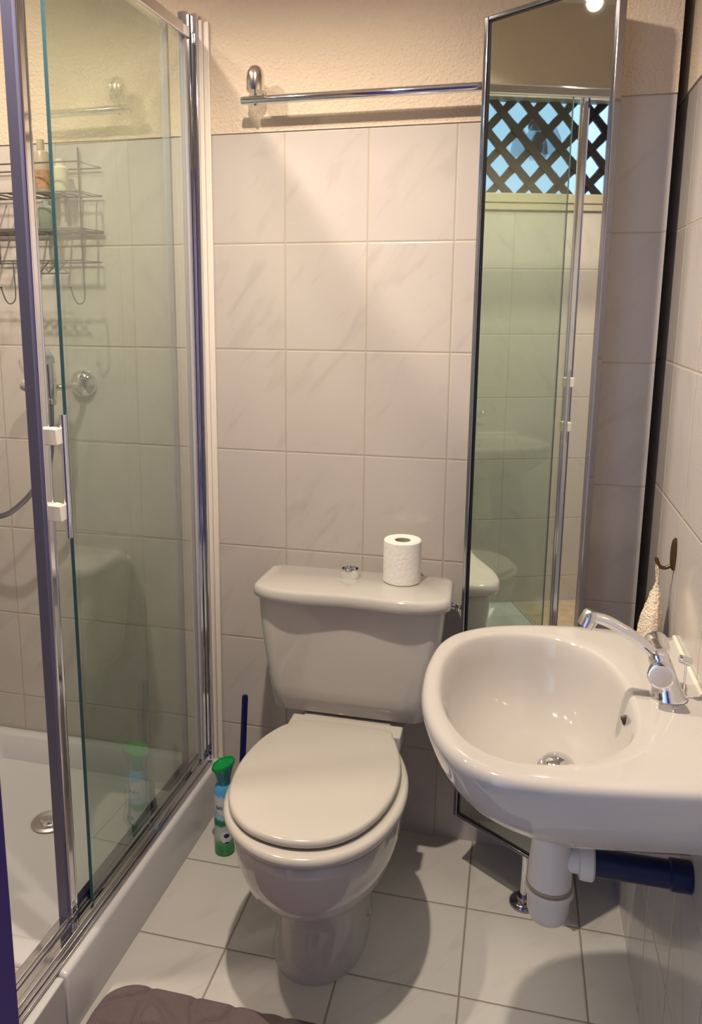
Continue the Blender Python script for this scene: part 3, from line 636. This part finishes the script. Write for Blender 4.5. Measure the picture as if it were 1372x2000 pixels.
# ============================================================ washbasin
SX, SY, SZ = 0, 0, 0
outer_pts = [(0.8325, -0.4745), (0.8325, -0.53), (0.8325, -0.6), (0.8325, -0.7), (0.8325, -0.8), (0.8325, -0.88), (0.8325, -0.936), (0.8325, -0.946)]
front = [(0.80, -0.951), (0.75, -0.960), (0.70, -0.968), (0.65, -0.9755), (0.60, -0.981), (0.56, -0.980), (0.525, -0.969), (0.495, -0.945), (0.468, -0.906), (0.447, -0.852), (0.434, -0.79), (0.4290, -0.72), (0.4310, -0.66), (0.440, -0.60), (0.458, -0.555), (0.487, -0.522), (0.525, -0.497), (0.575, -0.478), (0.63, -0.466), (0.69, -0.4595), (0.75, -0.4625), (0.80, -0.4685)]
front = [(p.x, p.y) for p in catmull([(x, y, 0) for x, y in front], 4)]
outer = outer_pts + front
inner = [(p.x, p.y) for p in catmull([(x, y, 0) for x, y in [(0.7285, -0.7821), (0.7159, -0.8406), (0.6892, -0.8831), (0.6497, -0.9149), (0.6001, -0.9311), (0.555, -0.9300), (0.515, -0.9060), (0.4845, -0.8589), (0.466, -0.80), (0.4585, -0.735), (0.4600, -0.6666), (0.476, -0.6003), (0.502, -0.561), (0.5351, -0.5387), (0.5849, -0.529), (0.6350, -0.5335), (0.677, -0.560), (0.708, -0.606), (0.7270, -0.68)]], 5, True)]
CB = (0.610, -0.735)
def polar(poly, th):
    dx, dy = math.cos(th), math.sin(th); best = 0
    n = len(poly)
    for i in range(n):
        (x0_, y0_), (x1_, y1_) = poly[i], poly[(i + 1) % n]
        ex, ey = x1_ - x0_, y1_ - y0_; den = dx * ey - dy * ex
        if abs(den) < 1e-12: continue
        t_ = ((x0_ - CB[0]) * ey - (y0_ - CB[1]) * ex) / den; s_ = ((x0_ - CB[0]) * dy - (y0_ - CB[1]) * dx) / den
        if t_ > 0 and -1e-6 <= s_ <= 1 + 1e-6: best = max(best, t_)
    return best
ths = [2 * PI * k / 180 for k in range(180)]
for cxn, cyn in ((0.8325, -0.4745), (0.8325, -0.946)): ths.append(math.atan2(cyn - CB[1], cxn - CB[0]) % (2 * PI))
ths.sort()
RO = [polar(outer, a) for a in ths]; RI = [polar(inner, a) for a in ths]
def P(r, a): return (CB[0] + r * math.cos(a), CB[1] + r * math.sin(a))
DR = (0.636, -0.705)
rings_ = []
# underside, from the outlet outwards
UC = (0.72, -0.76)
def under(k, z):
    out = []
    for a, r in zip(ths, RO):
        x, y = P(r, a)
        wall = x > 0.8315
        nx, ny = UC[0] + (x - UC[0]) * k, UC[1] + (y - UC[1]) * k
        if k > 0.5: nx = nx + (x - nx) * max(0, min(1, (x - 0.70) / 0.13)) * ((k - 0.5) / 0.5 if k < 0.9 else 1)
        out.append((min(nx, 0.8325), ny, z))
    return out
bs = MB()
rs = [under(k_, z_) for k_, z_ in ((0.05, 0.624), (0.20, 0.626), (0.40, 0.633), (0.55, 0.646), (0.66, 0.661), (0.74, 0.676), (0.82, 0.693), (0.88, 0.707), (0.925, 0.722), (0.96, 0.741), (0.985, 0.761))]
def orng(inset, z): return [(*P(max(r - inset * (0 if P(r, a)[0] > 0.8315 else 1), 0.01), a), z) for a, r in zip(ths, RO)]
rs += [orng(0.0, 0.776), orng(0.001, 0.783), orng(0.004, 0.7875), orng(0.009, 0.7900)]
def mixr(f_, z): # between outer edge and inner rim on the deck
    out = []
    for a, ro, ri in zip(ths, RO, RI):
        r0_, r1_ = ro - (0.009 if P(ro, a)[0] <= 0.8315 else 0), ri + 0.007
        out.append((*P(r0_ + (r1_ - r0_) * f_, a), z))
    return out
rs += [mixr(0.25, 0.7905), mixr(0.5, 0.7905), mixr(0.75, 0.7905), mixr(1.0, 0.7902)]
def irng(off, z, s=None):
    out = []
    for a, ri in zip(ths, RI):
        x, y = P(ri + off, a)
        if s is not None: x, y = DR[0] + (x - DR[0]) * s, DR[1] + (y - DR[1]) * s
        out.append((x, y, z))
    return out
rs += [irng(0.0035, 0.7890), irng(0.0005, 0.7855), irng(-0.002, 0.780)]
for s_, z in ((0.975, 0.768), (0.955, 0.752), (0.925, 0.733), (0.885, 0.714), (0.83, 0.697), (0.76, 0.683), (0.67, 0.6715), (0.56, 0.663), (0.44, 0.657), (0.32, 0.6535), (0.2, 0.651)):
    rs.append(irng(-0.002, z, s_))
last = rs[-1]
rs.append([(DR[0] + 0.026 * math.cos(math.atan2(p[1] - DR[1], p[0] - DR[0])), DR[1] + 0.026 * math.sin(math.atan2(p[1] - DR[1], p[0] - DR[0])), 0.6495) for p in last])
bs.rings(rs)
BS = thing('washbasin', (0, 0, 0), 0, 'white ceramic washbasin mounted on the right tiled wall', 'washbasin')
bs.build('basin', M_cer, BS, angle=75)
b = MB(); b.lathe([(0.020, 0.0), (0.030, 0.001), (0.0305, 0.0035), (0.027, 0.0045), (0.021, 0.002)], c=(DR[0], DR[1], 0.6500), n=40, cap=False); b.build('waste_flange', M_chrome, BS)
b = MB(); b.lathe([(0.001, 0.0), (0.012, 0.0), (0.012, 0.008), (0.0235, 0.010), (0.0240, 0.013), (0.020, 0.0175), (0.010, 0.0205), (0.001, 0.0215)], c=(DR[0], DR[1], 0.6500), n=40); b.build('waste_plug', M_chrome, BS)
b = MB(); b.sweep([(0.7300, -0.728, 0.7585), (0.7185, -0.728, 0.7540)], [(0.0040, 0.0068), (0.0042, 0.0070)], n=24); b.build('overflow_hole', mat('dark_hole', (0.05, 0.04, 0.04), 0.5), BS)
# silicone bead along the wall
b = MB(); b.sweep([(0.830, -0.476, 0.7905), (0.830, -0.945, 0.7905)], 0.0035, n=10); b.build('silicone_bead', M_trim, BS)

# tap --------------------------------------------------------------
Tp = thing('mixer_tap', (0.781, -0.712, 0.7908), 0, 'chrome twin knob mixer tap on the washbasin deck', 'tap')
b = MB()
b.rings([[(ox + a_ * math.cos(2 * PI * j / 36), b_ * math.sin(2 * PI * j / 36), z) for j in range(36)] for z, a_, b_, ox in ((0, 0.0255, 0.0235, 0), (0.004, 0.0255, 0.0235, 0), (0.006, 0.0235, 0.0215, -0.0005), (0.020, 0.020, 0.0190, -0.004), (0.036, 0.0175, 0.0175, -0.009), (0.052, 0.0165, 0.0165, -0.014), (0.066, 0.0145, 0.0150, -0.019), (0.072, 0.009, 0.010, -0.021))])
b.build('body', M_chrome, Tp, angle=60)
sp = catmull([(-0.010, 0, 0.050), (-0.028, -0.001, 0.068), (-0.058, -0.002, 0.091), (-0.090, -0.002, 0.108), (-0.112, -0.002, 0.1135), (-0.121, -0.002, 0.113)], 8)
nsp = len(sp)
b = MB(); b.sweep(sp, [(0.0085 + 0.0045 * i / (nsp - 1), 0.0085 - 0.0005 * i / (nsp - 1)) for i in range(nsp)], n=28); b.build('spout', M_chrome, Tp, angle=60)
b = MB(); v0 = Vector((-0.114, -0.002, 0.113)); dn = Vector((-0.45, -0.12, -1)).normalized()
b.sweep([tuple(v0 - dn * 0.008), tuple(v0 - dn * 0.004), tuple(v0 + dn * 0.008), tuple(v0 + dn * 0.016), tuple(v0 + dn * 0.0165)], [0.010, 0.0128, 0.0128, 0.0122, 0.009], n=28); b.build('aerator', M_satin, Tp)
for s, cx_, cz_ in ((-1, -0.0165, 0.046), (1, -0.0120, 0.060)):
    b = MB()
    p0 = Vector((cx_, s * 0.006, cz_)); dk = Vector((-0.10, s, 0.12)).normalized()
    b.sweep([tuple(p0), tuple(p0 + dk * 0.010), tuple(p0 + dk * 0.020), tuple(p0 + dk * 0.036), tuple(p0 + dk * 0.039), tuple(p0 + dk * 0.040)], [0.012, 0.013, 0.0165, 0.0185, 0.0178, 0.0160], n=36)
    k = b.build('knob', M_chrome, Tp)
    b = MB(); b.sweep([tuple(p0 + dk * 0.0395), tuple(p0 + dk * 0.0412), tuple(p0 + dk * 0.0416)], [0.0150, 0.0148, 0.0135], n=36); b.build('knob_disc', mat('frosted_disc', (0.62, 0.58, 0.55), 0.35, metal=0.3) if s < 0 else mat('blue_disc', (0.05, 0.22, 0.75), 0.3), k)
b = MB(); b.sweep([(0.020, 0.004, 0.0), (0.021, 0.004, 0.055)], 0.0016, n=10); b.sweep([(0.010, 0.001, 0.061), (0.012, 0.001, 0.0605), (0.026, 0.005, 0.055), (0.028, 0.005, 0.054)], [0.0045, 0.0060, 0.0062, 0.0045], n=18); b.build('waste_lift_knob', M_chrome, Tp)

# waste trap and pipe ------------------------------------------------
Tr = thing('bottle_trap', (0.633, -0.725, 0), 0, 'white plastic bottle trap under the washbasin', 'trap')
b = MB(); b.lathe([(0.001, 0.6225), (0.024, 0.6225), (0.025, 0.598), (0.022, 0.585), (0.0225, 0.560), (0.027, 0.553), (0.0275, 0.548), (0.001, 0.548)], n=40); b.build('tailpiece', M_pvc, Tr)
b = MB(); b.lathe([(0.001, 0.550), (0.0275, 0.550), (0.030, 0.535), (0.0325, 0.500), (0.0335, 0.470), (0.001, 0.470)], n=48); b.build('trap_body', M_pvc, Tr)
b = MB(); b.lathe([(0.001, 0.472), (0.0345, 0.472), (0.0355, 0.469), (0.001, 0.467)], n=48); b.build('seal_ring', M_ring, Tr)
b = MB(); b.lathe([(0.001, 0.466), (0.0370, 0.466), (0.0370, 0.456), (0.0325, 0.448), (0.0315, 0.425), (0.027, 0.411), (0.018, 0.404), (0.001, 0.402)], n=48); b.build('trap_cup', M_pvc, Tr)
b = MB(); b.lathe([(0.001, 0.018), (0.020, 0.018), (0.020, 0.040), (0.0275, 0.042), (0.0285, 0.050), (0.0285, 0.060), (0.0255, 0.063), (0.001, 0.063)], axis='x', c=(0, 0, 0.516), n=36); b.build('outlet_collar', M_pvc, Tr)
b = MB(); b.lathe([(0.001, 0), (0.0205, 0), (0.0205, 0.105), (0.0235, 0.107), (0.0235, 0.134), (0.0225, 0.136), (0.001, 0.136)], axis='x', c=(0.6965, -0.725, 0.516), n=40)
o = b.build('waste_pipe', M_pipe); tag(o, 'navy blue waste pipe from the trap into the right wall', 'pipe')

# wall hook and towel --------------------------------------------------
t = thing('wall_hook', (0.833, -0.407, 0.917), 0, 'small oval bronze hook on the right wall above the washbasin', 'hook')
b = MB(); b.rings([[(-h, a_ * math.cos(2 * PI * j / 32), b_ * math.sin(2 * PI * j / 32)) for j in range(32)] for h, a_, b_ in ((0, 0.0125, 0.030), (0.003, 0.0125, 0.030), (0.006, 0.010, 0.026), (0.0075, 0.006, 0.018), (0.008, 0.001, 0.002))]); b.build('plate', M_bronze, t)
b = MB(); b.sweep(catmull([(-0.004, 0, -0.020), (-0.014, 0, -0.026), (-0.024, 0, -0.024), (-0.030, 0, -0.012), (-0.0295, 0, -0.008)], 5), 0.0034, n=12); b.build('prong', M_bronze, t)
t = thing('hand_towel', (0.806, -0.407, 0.890), 0, 'cream terry towel hanging from the bronze hook behind the basin', 'towel')
rg = []
for z, a_, b_, cxo in ((-0.028, 0.002, 0.003, 0.001), (-0.036, 0.005, 0.007, 0.002), (-0.055, 0.009, 0.016, 0.001), (-0.08, 0.013, 0.026, -0.001), (-0.105, 0.0165, 0.035, -0.003), (-0.14, 0.019, 0.040, -0.004), (-0.19, 0.020, 0.043, -0.004), (-0.26, 0.0205, 0.045, -0.004)):
    rg.append([(cxo + a_ * math.cos(th) * (1 + 0.18 * math.sin(6 * th + z * 20)), 0.004 + b_ * math.sin(th) * (1 + 0.05 * math.sin(5 * th)), z) for th in [2 * PI * j / 72 for j in range(72)]])
b = MB(); b.rings(rg); tw = b.build('towel_cloth', M_towel, t, angle=80)
tw.modifiers.new('sub', 'SUBSURF').render_levels = 2; tw.modifiers['sub'].levels = 2
tx = bpy.data.textures.new('terry', 'CLOUDS'); tx.noise_scale = 0.006
dm = tw.modifiers.new('terry', 'DISPLACE'); dm.texture = tx; dm.strength = 0.006; dm.mid_level = 0.5
b = MB(); b.sweep(catmull([(0.0015, 0, -0.032), (-0.001, 0.002, -0.012), (-0.0025, 0.0, 0.0055), (0.001, -0.002, -0.004), (0.002, 0, -0.032)], 5), 0.0013, n=8); b.build('hanging_loop', M_towel, t)

# glass pendant hanging outside the window ------------------------------
t = thing('glass_lantern', (XL - 0.20, -0.835, 1.975), 0, 'clear glass lamp with shades hanging outside the window', 'lamp')
b = MB(); b.lathe([(0.001, 0.10), (0.030, 0.10), (0.036, 0.085), (0.034, 0.07), (0.001, 0.07)]); b.sweep([(0, 0, 0.10), (0, 0, 0.26)], 0.003); b.build('cap', M_dark, t)
MG = glass_mat('shade_glass', (0.72, 0.80, 0.86), 0.05, 1.9, 1.5)
for k in range(4):
    a = k * PI / 2 + 0.5; c_ = (0.062 * math.cos(a), 0.062 * math.sin(a), 0)
    b = MB(); b.lathe([(0.010, 0.075), (0.020, 0.06), (0.034, 0.03), (0.040, -0.01), (0.034, -0.035), (0.031, -0.034)], c=c_, n=20, cap=False); b.build('glass_shade', MG, t)
